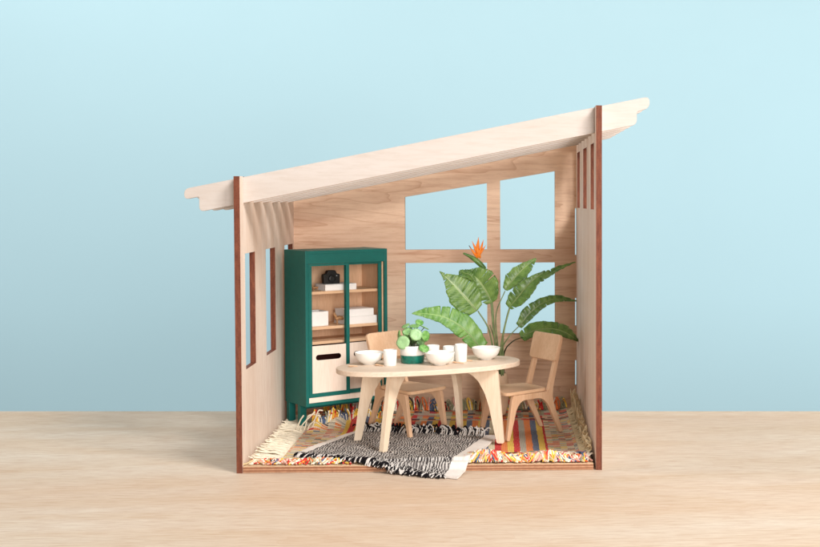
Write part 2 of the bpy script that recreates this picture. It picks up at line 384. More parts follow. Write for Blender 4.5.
# dark toy camera standing on the book
k = thing('toy_camera', 'small black toy camera standing on the white book in the cabinet', 'camera', in_cab(3.75, 2.0, 11.80), CA)
bm = plate(rounded([(-.85, 0), (.85, 0), (.9, .95), (.55, 1.02), (.38, 1.35), (-.38, 1.35), (-.55, 1.02), (-.9, .95)], [.1, .1, .15, .05, .1, .1, .05, .15]), [], .6, 0)
fin('body', bm, 'black', k, bev=.03, mw=XZ(.3))
bm = lathe([(0, 0), (.36, 0), (.36, .22), (.28, .26), (.24, .18), (0, .16)], 24); fin('lens', bm, 'black', k, smooth=True, mw=Matrix.Translation((-.05, -.3, .52))@Matrix.Rotation(R(90), 4, 'X'))
bm = lathe([(0, 0), (.05, 0), (.05, .04), (0, .04)], 10); fin('stud', bm, 'steel', k, mw=Matrix.Translation((.5, -.3, .8))@Matrix.Rotation(R(90), 4, 'X'))
# brown ornament on the top shelf, and one on the middle shelf
def ornament(loc, label, s=1.):
    o = thing('ornament', label, 'ornament', loc, CA, 'small brown ornaments on the shelves')
    bm = bmesh.new(); tube(bm, [(-.25*s, 0, 0), (-.22*s, 0, .35*s)], [.05*s, .06*s], 8); tube(bm, [(.25*s, 0, 0), (.22*s, 0, .35*s)], [.05*s, .06*s], 8)
    tube(bm, [(-.36*s, 0, .36*s), (-.1*s, 0, .42*s), (.2*s, 0, .4*s), (.38*s, 0, .5*s)], [.08*s, .14*s, .13*s, .05*s], 10); fin('body', bm, 'brass', o, smooth=True)
    bm = bmesh.new(); tube(bm, [(-.3*s, 0, .42*s), (-.42*s, 0, .66*s), (-.46*s, 0, .78*s)], [.08*s, .1*s, .05*s], 10); fin('head', bm, 'brass', o, smooth=True)
    return o
ornament(in_cab(1.85, 1.55, 11.18), 'small brown animal ornament on the top shelf, left of the white book', .8)
ornament(in_cab(4.55, 1.5, 7.68), 'brown animal ornament on the middle shelf, half hidden by the middle door frame', 1.6)
# white open box on the middle shelf
k = thing('storage_box', 'white open box with grey inside on the left of the middle shelf', 'box', in_cab(1.95, 2.3, 7.68), CA)
bm = bmesh.new(); s_, d_, h_, t_ = 1.15, 1.0, 1.45, .07
box(bm, (-s_, -d_, 0), (s_, d_, t_)); box(bm, (-s_, -d_, t_), (s_, -d_+t_, h_)); box(bm, (-s_, d_-t_, t_), (s_, d_, h_)); box(bm, (-s_, -d_+t_, t_), (-s_+t_, d_-t_, h_)); box(bm, (s_-t_, -d_+t_, t_), (s_, d_-t_, h_)); fin('body', bm, 'matte_white', k, bev=.03)
bm = bmesh.new(); box(bm, (-s_+t_, -d_+t_, t_), (s_-t_, d_-t_, h_-.25)); fin('grey_inside', bm, plain('grey_box_inside', lin((128, 138, 124)), .9, .1, .2, 5), k)  # plain grey block inside the box, below its rim
# ------------------------------------------------------------------ rugs
def rug_mat():
    t = NT('striped_rag_rug', .95, .05)
    tc = t.add('ShaderNodeTexCoord'); sp = t.add('ShaderNodeSeparateXYZ'); t.l(tc.outputs['Object'], sp.inputs[0])
    nx = t.noise(t.coord((1, .6, 1)), 1.3, 3, .6)
    x = t.math('ADD', sp.outputs['X'], t.math('MULTIPLY', t.math('SUBTRACT', nx, .5), .16))
    y = sp.outputs['Y']
    Y_, Rd, Gy, Or, Bl, Gn, Cr, Pk, Dk = [lin(c) for c in ((242, 202, 96), (212, 62, 66), (186, 178, 162), (242, 142, 84), (104, 118, 142), (150, 160, 130), (226, 212, 180), (236, 176, 156), (52, 50, 56))]
    # wide stripes right of the middle, .6 cm each, repeated
    seq = [Or, Y_, Bl, Cr, Rd, Or, Y_, Rd, Gy, Or, Bl, Y_, Rd, Cr, Y_, Rd, Y_, Bl]
    per = .575*len(seq); base = 22.45-.575*6
    fr = t.math('FRACT', t.math('DIVIDE', t.math('ADD', t.math('SUBTRACT', x, base), per*4), per))
    stripes = t.ramp(fr, [(i/len(seq), c) for i, c in enumerate(seq)], 'CONSTANT')
    # broken plaid: short coloured dashes across the weave
    vx = t.math('FLOOR', t.math('DIVIDE', x, .62)); yy = t.math('ADD', y, t.math('MULTIPLY', vx, .37)); vy = t.math('FLOOR', t.math('DIVIDE', yy, .36))
    cb = t.add('ShaderNodeCombineXYZ'); t.l(vx, cb.inputs[0]); t.l(vy, cb.inputs[1])
    wn = t.add('ShaderNodeTexWhiteNoise', noise_dimensions='2D'); t.l(cb.outputs[0], wn.inputs['Vector'])
    dash = t.ramp(wn.outputs['Value'], [(0, Cr), (.26, Gy), (.38, Or), (.46, Rd), (.60, Y_), (.74, Dk), (.81, Pk), (.90, Bl), (.94, Or)], 'CONSTANT')
    dash = t.mix(t.math('MULTIPLY', t.math('GREATER_THAN', t.math('FRACT', t.math('DIVIDE', yy, .36)), .55), .75), dash, lin((240, 228, 202)))
    isd = t.ramp(t.math('DIVIDE', x, 30.), [(0, (1, 1, 1)), (.215, (.0, .0, .0)), (.865, (0, 0, 0)), (.868, (1, 1, 1))], 'CONSTANT')
    c = t.mix(isd, stripes, dash)
    # cross bars of dashes inside the stripes (near the back and front edge)
    bar = t.ramp(t.math('DIVIDE', y, 25.), [(0, (0, 0, 0)), (.05, (1, 1, 1)), (.09, (0, 0, 0)), (.74, (1, 1, 1)), (.80, (0, 0, 0)), (.84, (1, 1, 1))], 'CONSTANT')
    vx2 = t.math('FLOOR', t.math('DIVIDE', x, .8)); vy2 = t.math('FLOOR', t.math('DIVIDE', y, .45))
    cb2 = t.add('ShaderNodeCombineXYZ'); t.l(vx2, cb2.inputs[0]); t.l(vy2, cb2.inputs[1])
    wn2 = t.add('ShaderNodeTexWhiteNoise', noise_dimensions='2D'); t.l(cb2.outputs[0], wn2.inputs['Vector'])
    dash2 = t.ramp(wn2.outputs['Value'], [(0, Gy), (.3, Rd), (.5, Cr), (.62, Dk), (.74, Gn), (.88, Or)], 'CONSTANT')
    c = t.mix(t.math('MULTIPLY', bar, .8), c, dash2)
    # weft threads
    th = t.math('SINE', t.math('MULTIPLY', y, 2*math.pi/.17)); th2 = t.math('SINE', t.math('MULTIPLY', x, 2*math.pi/.115))
    h = t.math('MULTIPLY', t.math('ADD', th, 1.), t.math('ADD', th2, 1.4))
    n = t.noise(t.coord((3, 3, 3)), 2.2, 4, .7)
    c = t.mix(t.ramp(n, [(.5, (0, 0, 0)), (.8, (.4, .4, .4))]), c, lin((236, 222, 196)))
    c = t.mix(t.ramp(h, [(0, (.25, .25, .25)), (.5, (0, 0, 0))]), c, lin((150, 120, 96)))  # shade between the threads painted into the colour
    t.col(c); t.bump(h, .6, .05); return t.m
M['rug'] = rug_mat()
RX0, RX1, RY0, RY1 = 2.75, 28.9, 1.2, 23.3
def rug_z(x, y):
    z = .70+.10*pnoise(Vector((x*.35, y*.35, 0)))+.03*pnoise(Vector((x*1.6, y*1.3, 4)))
    # ripples of the loose front edge, right of the table
    fx = max(0, min(1, (x-18.5)/1.5))*max(0, min(1, (28-x)/2)); fy = max(0, 1-(y-RY0)/2.6)**1.5
    z += fx*fy*(.35+.30*math.sin((x-19)*1.05))
    z += max(0, (y-22.0)/1.3)**2*.30            # back edge lifts against the wall
    z += max(0, (x-28.0)/.9)**2*.25
    dc = -(x-2.95)*math.sin(R(35.5))+(y-14.5)*math.cos(R(35.5)); uc = (x-2.95)*math.cos(R(35.5))+(y-14.5)*math.sin(R(35.5))
    z += .75*math.exp(-((dc+.1)/.75)**2)*max(0, min(1, (uc+.3)/1.2))*max(0, min(1, (8.6-uc)/1.5))*(1+.35*math.sin(uc*2.4))
    return max(z, .62)
rug = thing('striped_rug', 'colourful striped woven rag rug with cream fringe covering the house floor', 'rug')
NX, NY = 170, 130
bm = bmesh.new(); V = {}
for s in (0, 1):
    for i in range(NX+1):
        for j in range(NY+1):
            x = RX0+(RX1-RX0)*i/NX; y = RY0+(RY1-RY0)*j/NY
            e = (.12*pnoise(Vector((x*1.1, 9, 2))) if j in (0, NY) else 0)
            z = rug_z(x, y)
            V[s, i, j] = bm.verts.new((x+(.1*pnoise(Vector((y*.8, 3, s))) if i in (0, NX) else 0), y+e, z if s else z-.13))
for i in range(NX):
    for j in range(NY):
        bm.faces.new((V[1, i, j], V[1, i+1, j], V[1, i+1, j+1], V[1, i, j+1])); bm.faces.new((V[0, i, j+1], V[0, i+1, j+1], V[0, i+1, j], V[0, i, j]))
for i in range(NX):
    bm.faces.new((V[0, i, 0], V[0, i+1, 0], V[1, i+1, 0], V[1, i, 0])); bm.faces.new((V[1, i, NY], V[1, i+1, NY], V[0, i+1, NY], V[0, i, NY]))
for j in range(NY):
    bm.faces.new((V[1, 0, j], V[1, 0, j+1], V[0, 0, j+1], V[0, 0, j])); bm.faces.new((V[0, NX, j], V[0, NX, j+1], V[1, NX, j+1], V[1, NX, j]))
fin('woven_cloth', bm, 'rug', rug, smooth=True, angle=60)
# cream fringe, left (lying flat towards the wall) and right (climbing the wall)
bm = bmesh.new()
for k in range(210):
    y = RY0+.3+(20.6-RY0)*k/210+random.uniform(-.05, .05)
    L = random.uniform(2.1, 2.65); dy = random.uniform(-.45, .15); z0 = .62+random.uniform(0, .12)
    pts = [(RX0+.1, y, rug_z(RX0, y)-.03), (RX0-L*.3, y+dy*.3, z0+.22*random.random()+.05), (RX0-L*.65, y+dy*.7, z0+.25*random.random()+.05), (max(.1, RX0-L), y+dy, z0+random.uniform(.0, .5))]
    tube(bm, spline(pts, 4), [.06+.03*random.random()]*12+[.03], 5)
fin('cream_fringe', bm, 'string', rug, smooth=True, angle=80)
bm = bmesh.new()
for k in range(110):
    y = RY0+.5+(22.6-RY0)*k/110+random.uniform(-.05, .05)
    h = .7+1.5*min(1, max(0, (y-2)/14.))+random.uniform(-.3, .4)
    pts = [(RX1-.1, y, rug_z(RX1, y)-.02), (RX1+.45, y+random.uniform(-.15, .15), 1.0+random.uniform(0, .2)), (29.55+random.uniform(-.25, .28), y+random.uniform(-.5, .5), 1.0+h*.5), (29.75-random.uniform(0, .6), y+random.uniform(-1.0, .8), .9+h)]
    tube(bm, spline(pts, 4), [.065+.035*random.random()]*12+[.03], 6)
fin('cream_fringe', bm, plain('cotton_string_tan', lin((226, 204, 164)), .9, .1, .12, 3.0), rug, smooth=True, angle=80)
TC = [M.setdefault('tas%d' % i, plain('dyed_cotton_%s' % nme, lin(c), .9, .1, .12, 3.0)) for i, (nme, c) in enumerate((('red', (214, 58, 54)), ('yellow', (244, 200, 84)), ('orange', (236, 124, 70)), ('cream', (244, 232, 212)), ('blue', (92, 108, 138)), ('sage', (158, 156, 126)), ('pink', (238, 176, 160)), ('dark', (46, 42, 44)), ('beige', (212, 188, 146))))]
# front edge: short coloured cotton ends lying over each other
bm_l, bm_r = bmesh.new(), bmesh.new()
for k in range(560):
    x = (RX0-2.3)+(RX1+.7-(RX0-2.3))*(k % 440)/440+random.uniform(-.08, .08)
    if 8.9 < x < 18.3: continue
    top = k >= 440 or random.random() < .25          # some ends lie back over the cloth
    if top and x < 19: x = random.uniform(18.6, 28.5)
    ci = random.choices(range(9), [9, 9, 8, 24, 4, 3, 8, 1, 8])[0]
    zc = rug_z(min(max(x, RX0), RX1), RY0); L = random.uniform(.5, 1.05); dx = random.uniform(-1., 1.)
    lo = .58 if x < 19 else .60
    back_ = random.uniform(1.2, 2.6) if top else .55
    xb = x-dx*(1.2 if top else .4); zb = rug_z(min(max(xb, RX0), RX1), RY0+back_)+.08
    p = [(xb, RY0+back_, zb), (x-dx*.2, RY0+back_*.4, rug_z(min(max(x, RX0), RX1), RY0+back_*.4)+.14+.1*random.random()), (x, RY0-.05, zc+.10+.08*random.random()), (x+dx*.5, RY0-L*.55, max(lo+.1, zc*.6+.22)), (x+dx*.8, max(.12, RY0-L), lo+.06+.1*random.random())]
    tube(bm_l if x < 12 else bm_r, spline(p, 4), [.04]+[.06+.035*random.random()]*14+[.05, .02], 6, ci)
fin('coloured_front_ends', bm_l, TC, rug, smooth=True, angle=80); fin('coloured_front_ends', bm_r, TC, rug, smooth=True, angle=80)
# back edge: standing loops in front of the back wall, colour following the stripes
bm = bmesh.new()
seqc = [5, 2, 4, 3, 0, 5, 1, 0, 5, 2, 4, 1, 0, 5, 3, 2, 5, 1]
for k in range(190):
    x = RX0+.6+(RX1-RX0-.6)*k/190+random.uniform(-.08, .08)
    ci = seqc[int((x-(22.45-.575*6)+.575*18*4)/.575) % 18]
    if random.random() < .22: ci = random.choice((3, 7, 8, 6))
    if x < 6.5 and random.random() < .5: ci = random.choice((1, 3, 1, 0))
    h = random.uniform(.45, 1.3); zc = rug_z(x, RY1); s = random.uniform(-.35, .35); y0 = RY1+random.uniform(-.2, .2)
    if random.random() < .45:
        q = [(x, y0-.3, zc), (x+s*.3-.2, y0+.2, zc+h*.6), (x+s, y0+.35, zc+h), (x+s*.8+.32, y0+.2, zc+h*.6), (x+.3, y0-.25, zc)]
    else: q = [(x, y0-.3, zc), (x+s*.3, y0+.1, zc+h*.5), (x+s, y0+.3+random.uniform(-.4, .1), zc+h)]
    tube(bm, spline(q, 5), .06+.03*random.random(), 6, ci)
fin('coloured_back_loops', bm, TC, rug, smooth=True, angle=80)
# loose white strings at the left back corner, in front of the cabinet
bm = bmesh.new()
for k in range(5):
    x = 2.3+k*.34; y = 13.3+k*.22; q = [(x-.2, y+.2, .8), (x, y+.1, 1.3), (x+.25+random.uniform(-.3, .3), y, 2.0+random.uniform(-.3, .4)), (x+.6+random.uniform(-.2, .5), y-.1, 2.5+random.uniform(-.5, .3))]
    if k % 2: q.append((x+1.3, y, 2.5+random.uniform(-.4, .3)))
    tube(bm, spline(q, 6), .075, 6)
bmx = bmesh.new()
for k in range(70):
    u_ = .6+7.6*k/70; cx_, cy_, _ = in_cab(u_, -.12, 0); h = random.uniform(.5, 1.15)*(1+.25*math.sin(u_*3)); z_ = rug_z(cx_, cy_)-.05
    ci = random.choice((1, 1, 0, 3)) if math.sin(u_*2.7) > -.1 else random.choice((4, 3, 5, 8))
    s_ = random.uniform(-.3, .3); tube(bmx, spline([(cx_, cy_-.15, z_), (cx_+s_*.4, cy_-.05, z_+h*.6), (cx_+s_, cy_-.25+random.uniform(-.2, .1), z_+h)], 5), [.09]*6+[.08]*4+[.05], 6, ci)
fin('coloured_back_loops', bmx, TC, rug, smooth=True, angle=80)
fin('loose_string', bm, 'string', rug, smooth=True, angle=80)

def bw_mat():
    t = NT('black_white_weave', .95, .05)
    tc = t.add('ShaderNodeTexCoord'); sp = t.add('ShaderNodeSeparateXYZ'); t.l(tc.outputs['UV'], sp.inputs[0])   # UV in cm
    n = t.noise(t.coord((1, 1, 1), 'UV'), .9, 3, .6)
    u = t.math('ADD', sp.outputs['X'], t.math('MULTIPLY', t.math('SUBTRACT', n, .5), .6)); n9 = t.noise(t.coord((1.3, 1, 1), 'UV'), 1.4, 3, .7); v = t.math('ADD', sp.outputs['Y'], t.math('MULTIPLY', t.math('SUBTRACT', n9, .5), .22))
    row = t.math('FLOOR', t.math('DIVIDE', v, .46))
    # zig-zag twill: every row of slanting dashes shifted, direction changing in broad diamonds
    zig = t.math('PINGPONG', row, 4.0)
    fv = t.math('FRACT', t.math('DIVIDE', v, .46))
    ph = t.math('ADD', t.math('MULTIPLY', u, 1/.27), t.math('ADD', t.math('MULTIPLY', zig, .25), t.math('MULTIPLY', fv, .35)))
    fu = t.math('FRACT', ph)
    wn = t.add('ShaderNodeTexWhiteNoise', noise_dimensions='2D'); cb = t.add('ShaderNodeCombineXYZ'); t.l(t.math('FLOOR', ph), cb.inputs[0]); t.l(row, cb.inputs[1]); t.l(cb.outputs[0], wn.inputs['Vector'])
    thr = t.math('ADD', .32, t.math('MULTIPLY', wn.outputs['Value'], .36))
    b = t.math('GREATER_THAN', fu, thr)
    flip = t.noise(t.coord((.35, 1, 1), 'UV'), .8, 2, .5)
    b2 = t.math('GREATER_THAN', t.math('FRACT', t.math('ADD', ph, t.math('MULTIPLY', t.math('GREATER_THAN', flip, .52), .5))), thr)
    far_ = t.noise(t.coord((.5, .9, 1), 'UV'), .9, 3, .6)
    c = t.mix(b2, lin((204, 196, 188)), lin((50, 46, 46)))
    c = t.mix(t.ramp(far_, [(.48, (0, 0, 0)), (.62, (.45, .45, .45))]), c, lin((126, 118, 114)))
    gap = t.ramp(fv, [(0, (.8, .8, .8)), (.13, (0, 0, 0)), (.9, (0, 0, 0)), (1, (.8, .8, .8))])
    c = t.mix(t.math('MULTIPLY', gap, .6), c, lin((120, 112, 106)))
    t.col(c)
    hh = t.math('MULTIPLY', t.math('SINE', t.math('MULTIPLY', fv, math.pi)), t.math('ADD', .4, t.math('SINE', t.math('MULTIPLY', t.math('FRACT', t.math('MULTIPLY', ph, 2.)), math.pi))))
    t.bump(hh, .8, .06); return t.m
M['bw'] = bw_mat()
A = Vector((3.9, 3.6)); B = Vector((17.5, -2.6)); C_ = Vector((20.9, 10.0)); E_ = Vector((7.9, 13.3))   # front-left, front-right, back-right, back-left
def bw_p(u, v):
    p = (A*(1-u)+B*u)*(1-v)+(E_*(1-u)+C_*u)*v
    p = p+Vector((.15*pnoise(Vector((u*6, v*3, 1))), .2*pnoise(Vector((u*5, v*3, 7)))))
    x, y = p
    zr = rug_z(min(max(x, RX0), RX1), max(y, RY0+.4))+.24+.05*pnoise(Vector((x*.6, y*.6, 3)))
    if x < RX0+.8: zr = .95
    if y < 1.0:
        k = min(1, (1.0-y)/1.15); k = k*k*(3-2*k); zt = .17+.05*pnoise(Vector((x*.7, y, 3)))+.25*max(0, 1-(-y)/2.2)*(1 if y < 0 else 1)
        zr = zr*(1-k)+max(zt, .17)*k
        if y > .4: zr = max(zr, rug_z(min(max(x, RX0), RX1), max(y, RY0))+.34)
        elif y > -.25: zr = max(zr, .85)
        elif y > -.8: zr = max(zr, .75-(-.25-y)*.75)
    return Vector((x, y, zr))
bw = thing('woven_mat', 'black and white woven mat hanging over the front edge of the floor, under the table', 'rug')
NU, NV = 120, 90
def patch(u0, u1, nu, off, mat, name, uvs=True, th=.14):
    bm = bmesh.new(); uvl = bm.loops.layers.uv.new('UVMap'); V = {}; UVc = {}
    for s in (0, 1):
        for i in range(nu+1):
            for j in range(NV+1):
                u = u0+(u1-u0)*i/nu; v = j/NV; p = bw_p(u, v); p.z += off-(0 if s else th); q = bm.verts.new(p); V[s, i, j] = q; UVc[q] = (u*15.2, v*11.)
    for i in range(nu):
        for j in range(NV):
            bm.faces.new((V[1, i, j], V[1, i+1, j], V[1, i+1, j+1], V[1, i, j+1])); bm.faces.new((V[0, i, j+1], V[0, i+1, j+1], V[0, i+1, j], V[0, i, j]))
    for i in range(nu):
        bm.faces.new((V[0, i, 0], V[0, i+1, 0], V[1, i+1, 0], V[1, i, 0])); bm.faces.new((V[1, i, NV], V[1, i+1, NV], V[0, i+1, NV], V[0, i, NV]))
    for j in range(NV):
        bm.faces.new((V[1, 0, j], V[1, 0, j+1], V[0, 0, j+1], V[0, 0, j])); bm.faces.new((V[0, nu, j], V[0, nu, j+1], V[1, nu, j+1], V[1, nu, j]))
    for f in bm.faces:
        for l in f.loops: l[uvl].uv = UVc[l.vert]
    return fin(name, bm, mat, bw, smooth=True, angle=60)
patch(0.045, .965, NU, 0, 'bw', 'woven_cloth')
patch(0.0, .048, 6, .015, 'band', 'end_band'); patch(.962, 1.06, 12, .02, 'band', 'end_band')
BWc = [plain('wool_black', lin((30, 27, 29)), .95, .05, .2, 4), plain('wool_white', lin((212, 204, 196)), .95, .05, .08, 4)]
bm = bmesh.new()
for k in range(620):     # front edge: thick chopped tufts
    u = .01+.955*k/620+random.uniform(-.002, .002); p = bw_p(u, 0); q = bw_p(u, .04); ci = 0 if random.random() < .62 else 1
    d = (p-q); d.z = 0; d.normalize(); L = random.uniform(.15, .6); side = Vector((random.uniform(-.35, .35), 0, 0))
    tip = p+d*L+side; ground = .64 if tip.y > .1 else .08
    tip.z = max(ground+random.uniform(0, .12), p.z-random.uniform(.1, .5)); mid = (p+tip)/2; mid.z = max(mid.z, p.z-.05)+.06
    tube(bm, spline([q+Vector((0, 0, .0)), p+Vector((0, 0, .02)), mid, tip], 3), [.05]*2+[.065+.035*random.random()]*6+[.06, .04], 6, ci)
fin('front_tufts', bm, BWc, bw, smooth=True, angle=80)
bm = bmesh.new()
for k in range(230):     # back edge: curly standing ends
    u = .02+.94*k/230+random.uniform(-.003, .003); p = bw_p(u, 1); q = bw_p(u, .97); ci = 0 if random.random() < .55 else 1
    h = random.uniform(.25, .75); s = random.uniform(-.5, .6)
    tube(bm, spline([q, p+Vector((s*.2, .15, h*.5)), p+Vector((s, .3+random.uniform(-.2, .3), h)), p+Vector((s*1.5, .5, h*.7))], 4), .055+.025*random.random(), 6, ci)
fin('back_curls', bm, BWc, bw, smooth=True, angle=80)
# ------------------------------------------------------------------ table
TA = R(21.5); ZT = 8.12
tb = thing('dining_table', 'pale wooden oval dining table with four tapering plywood legs', 'table', (15.4, 7.9, 0), TA)
N = 72; a_, b_ = 8.65, 4.25
def oval(a, b, p=2.25): return [(a*math.copysign(abs(math.cos(q))**(2/p), math.cos(q)), b*math.copysign(abs(math.sin(q))**(2/p), math.sin(q))) for q in [2*math.pi*k/N for k in range(N)]]
bm = plate(oval(a_, b_), [], .46); fin('tabletop', bm, ['table_wood', 'table_wood'], tb, bev=.06, mw=Matrix.Translation((0, 0, ZT-.46)))
TC_, TS_ = math.cos(TA), math.sin(TA)
for wx, wy, dx_, dy_, lean_ in ((11.5, 3.7, .55, .83, .85), (21.85, 7.0, -.98, .18, .22), (8.65, 8.6, .98, .05, .60), (17.95, 12.7, -.25, -.97, .35)):
    ex, ey = wx-15.4, wy-7.9; fx, fy = ex*TC_+ey*TS_, -ex*TS_+ey*TC_          # foot in table coordinates
    ang = math.atan2(dy_, dx_)-TA; zf = .9
    arch = [(.70, 2.6), (.98+lean_*.2, 4.2), (1.38+lean_*.3, 5.5), (1.9+lean_*.4, 6.5), (2.5+lean_*.4, 7.1), (3.2, 7.38)]
    ol = rounded([(-.34, zf), (.32, zf)]+arch+[(3.3, ZT-.47), (lean_, ZT-.47)], [.15, .15]+[.2]*6+[.02, .2], 4)
    bm = plate(ol, [], .46, 1)
    mw = Matrix.Translation((fx, fy, 0))@Matrix.Rotation(ang, 4, 'Z')@XZ(.23)
    fin('leg', bm, ['leg_wood', 'leg_wood'], tb, bev=.035, mw=mw)
# ------------------------------------------------------------------ chairs
def make_chair(x, y, z, ang, label):
    c = thing('dining_chair', label, 'chair', (x, y, z), ang, 'small wooden dining chairs at the table')
    for s in (1, -1):
        # side frame: front leg, arch, splayed rear leg and raked back post cut from one board
        q = rounded([(3.05, 0), (2.68, 0), (1.80, 3.0), (1.2, 3.6), (-1.2, 3.6), (-1.95, 3.0), (-3.55, 0), (-3.95, 0), (-2.62, 3.2), (-2.62, 4.3), (-3.9, 8.9), (-3.48, 9.0), (-2.1, 4.45), (-1.9, 4.15), (2.2, 4.15), (2.42, 3.8)],
                    [.15, .12, .5, .5, .5, .5, .12, .15, .6, .5, .1, .1, .3, .1, .1, .25], 4)
        bm = plate(q, [], .38, 1)
        th = math.atan2(.62*s, 6.5)   # frames converge towards the back
        mw = Matrix.Translation((0, s*2.0+.21*0, 0))@Matrix.Rotation(th, 4, 'Z')@XZ(.21)
        fin('side_frame', bm, ['chair_wood', 'chair_wood'], c, bev=.05, mw=mw)
    st = rounded([(3.1, 2.5), (3.1, -2.5), (-2.0, -1.85), (-2.0, 1.85)], [.8, .8, .5, .5], 6)
    bm = plate(st, [], .32); fin('seat', bm, ['seat_wood', 'seat_wood'], c, bev=.07, mw=Matrix.Translation((0, 0, 4.16)))
    bk = rounded([(-2.15, 0), (2.15, 0), (2.3, 2.6), (-2.3, 2.6)], [.35, .35, .5, .5], 6)
    bm = plate(bk, [], .36)
    # slightly bent round the sitter's back
    bmesh.ops.subdivide_edges(bm, edges=[e for e in bm.edges if e.calc_length() > 1.5], cuts=1)
    lean = Matrix.Rotation(R(15), 4, 'Y').inverted()
    mw = Matrix.Translation((-3.0, 0, 6.85))@lean@Matrix(((0, 0, 1, 0), (1, 0, 0, 0), (0, 1, 0, 0), (0, 0, 0, 1)))
    fin('backrest', bm, ['chair_wood', 'chair_wood'], c, bev=.08, mw=mw)
    return c
ch = make_chair(23.6, 12.0, .74, 3.72, 'wooden chair at the right end of the table, seen from its side')
ch2 = ch.copy(); COL.objects.link(ch2); ch2.location = (12.9, 13.3, .74); ch2.rotation_euler = (0, 0, -.76); ch2['label'] = 'wooden chair behind the left half of the table, its back beside the cabinet'
for q in list(ch.children):
    z = q.copy(); COL.objects.link(z); z.parent = ch2
# ------------------------------------------------------------------ tableware
def bowl(x, y, label, s=1., rz=0, handle=False):
    o = thing('bowl', label, 'bowl', (x, y, ZT), rz, 'white bowls on the table')
    pr_ = [(0, .0), (.52, 0), (.56, .10), (.80, .22), (1.06, .52), (1.20, .90), (1.25, 1.16), (1.21, 1.19), (1.16, 1.12), (1.08, .86), (.92, .52), (.62, .28), (0, .2)]
    fin('vessel', lathe([(a*s*1.02, b*s*.92) for a, b in pr_], 48), 'porcelain', o, smooth=True, angle=50)
    return o
b1 = bowl(9.85, 7.6, 'white bowl at the left end of the table', 1.02)
bowl(16.35, 6.95, 'white bowl in the middle of the table, just right of the potted plant', 1.06)
bowl(20.5, 10.3, 'white bowl at the right end of the table', 1.05)
def mug(x, y, label, h=1.45, r=.6, rz=0):
    o = thing('mug', label, 'cup', (x, y, ZT), rz, 'white cups on the table')
    pr_ = [(0, 0), (r*.86, 0), (r*.92, .05), (r*.97, h*.5), (r, h-.03), (r-.03, h), (r-.08, h-.03), (r-.12, h*.5), (r-.14, .12), (0, .1)]
    fin('vessel', lathe(pr_, 36), 'porcelain', o, smooth=True, angle=50)
    return o
mug(11.85, 6.75, 'white cup between the left bowl and the potted plant', 1.42, .62)
mug(18.2, 9.0, 'tallest white cup, left of the right bowl', 1.62, .58)
mug(17.1, 9.45, 'white cup directly left of the tallest cup', 1.38, .60)
mug(15.55, 9.9, 'white cup behind the middle bowl, partly hidden', 1.42, .60)
def spoon(x, y, rz, label, L=1.3):
    o = thing('spoon', label, 'spoon', (x, y, ZT+.04), rz, 'small wooden spoons on the table')
    bm = bmesh.new(); tube(bm, [(0, 0, .02), (L*.6, 0, .05)], [.045, .05], 8); fin('handle', bm, 'seat_wood', o, smooth=True)
    bm = lathe([(0, -.02), (.14, .0), (.2, .07), (.18, .09), (.1, .04), (0, .03)], 20); fin('spoon_head', bm, 'seat_wood', o, smooth=True, mw=Matrix.Translation((L*.75, 0, .0))@Matrix.Diagonal((1.3, .85, 1, 1)))
spoon(19.25, 9.0, R(165), 'wooden spoon beside the right bowl', 1.0)
spoon(18.5, 7.4, R(150), 'wooden spoon between the middle bowl and the tallest cup', 1.3)
spoon(11.3, 6.15, R(150), 'wooden spoon in front of the left cup', .9)
spoon(9.0, 6.0, R(190), 'wooden spoon in front of the left bowl', .8)
# ------------------------------------------------------------------ potted round-leaved plant on the table
pl = thing('potted_plant', 'small round-leaved plant in a white pot with a glossy green base on the table', 'plant', (13.75, 8.4, ZT))
pot = fin('pot', lathe([(0, 0.0), (1.0, 0), (1.07, .08), (1.11, .70), (1.11, .76)], 48), 'glaze', pl, smooth=True, angle=50)
fin('rim', lathe([(1.105, .76), (1.13, .79), (1.14, 1.2), (1.12, 1.58), (1.05, 1.62), (.98, 1.56), (.95, 1.3), (0, 1.3)], 48), 'matte_white', pot, smooth=True, angle=50)
fin('soil', lathe([(.94, 1.32), (.6, 1.42), (0, 1.46)], 24), 'soil', pl, smooth=True)
def disc_leaf(c, nrm, r, name='leaf'):
    nrm = Vector(nrm).normalized(); bm = bmesh.new(); seg = 26; rings = []
    cv = bm.verts.new((0, 0, -.05*r))
    for rr, z in ((.35, .0), (.75, .03), (1., -.06)):
        rings.append([bm.verts.new((rr*r*math.cos(2*math.pi*k/seg)*(1+.04*math.sin(3*k*.5)), rr*r*math.sin(2*math.pi*k/seg), z*r+.012*r*math.sin(k*1.1))) for k in range(seg)])
    for k in range(seg): bm.faces.new((cv, rings[0][k], rings[0][(k+1) % seg]))
    for P_, Q_ in zip(rings, rings[1:]):
        for k in range(seg): bm.faces.new((P_[k], Q_[k], Q_[(k+1) % seg], P_[(k+1) % seg]))
    bm.transform(Matrix.Translation(c)@nrm.to_track_quat('Z', 'Y').to_matrix().to_4x4())
    bmesh.ops.recalc_face_normals(bm, faces=bm.faces)
    o = fin(name, bm, 'round_leaf', pl, smooth=True, angle=80); so = o.modifiers.new('thick', 'SOLIDIFY'); so.thickness = .05; return o
PB = Vector((13.75, 8.4, ZT))
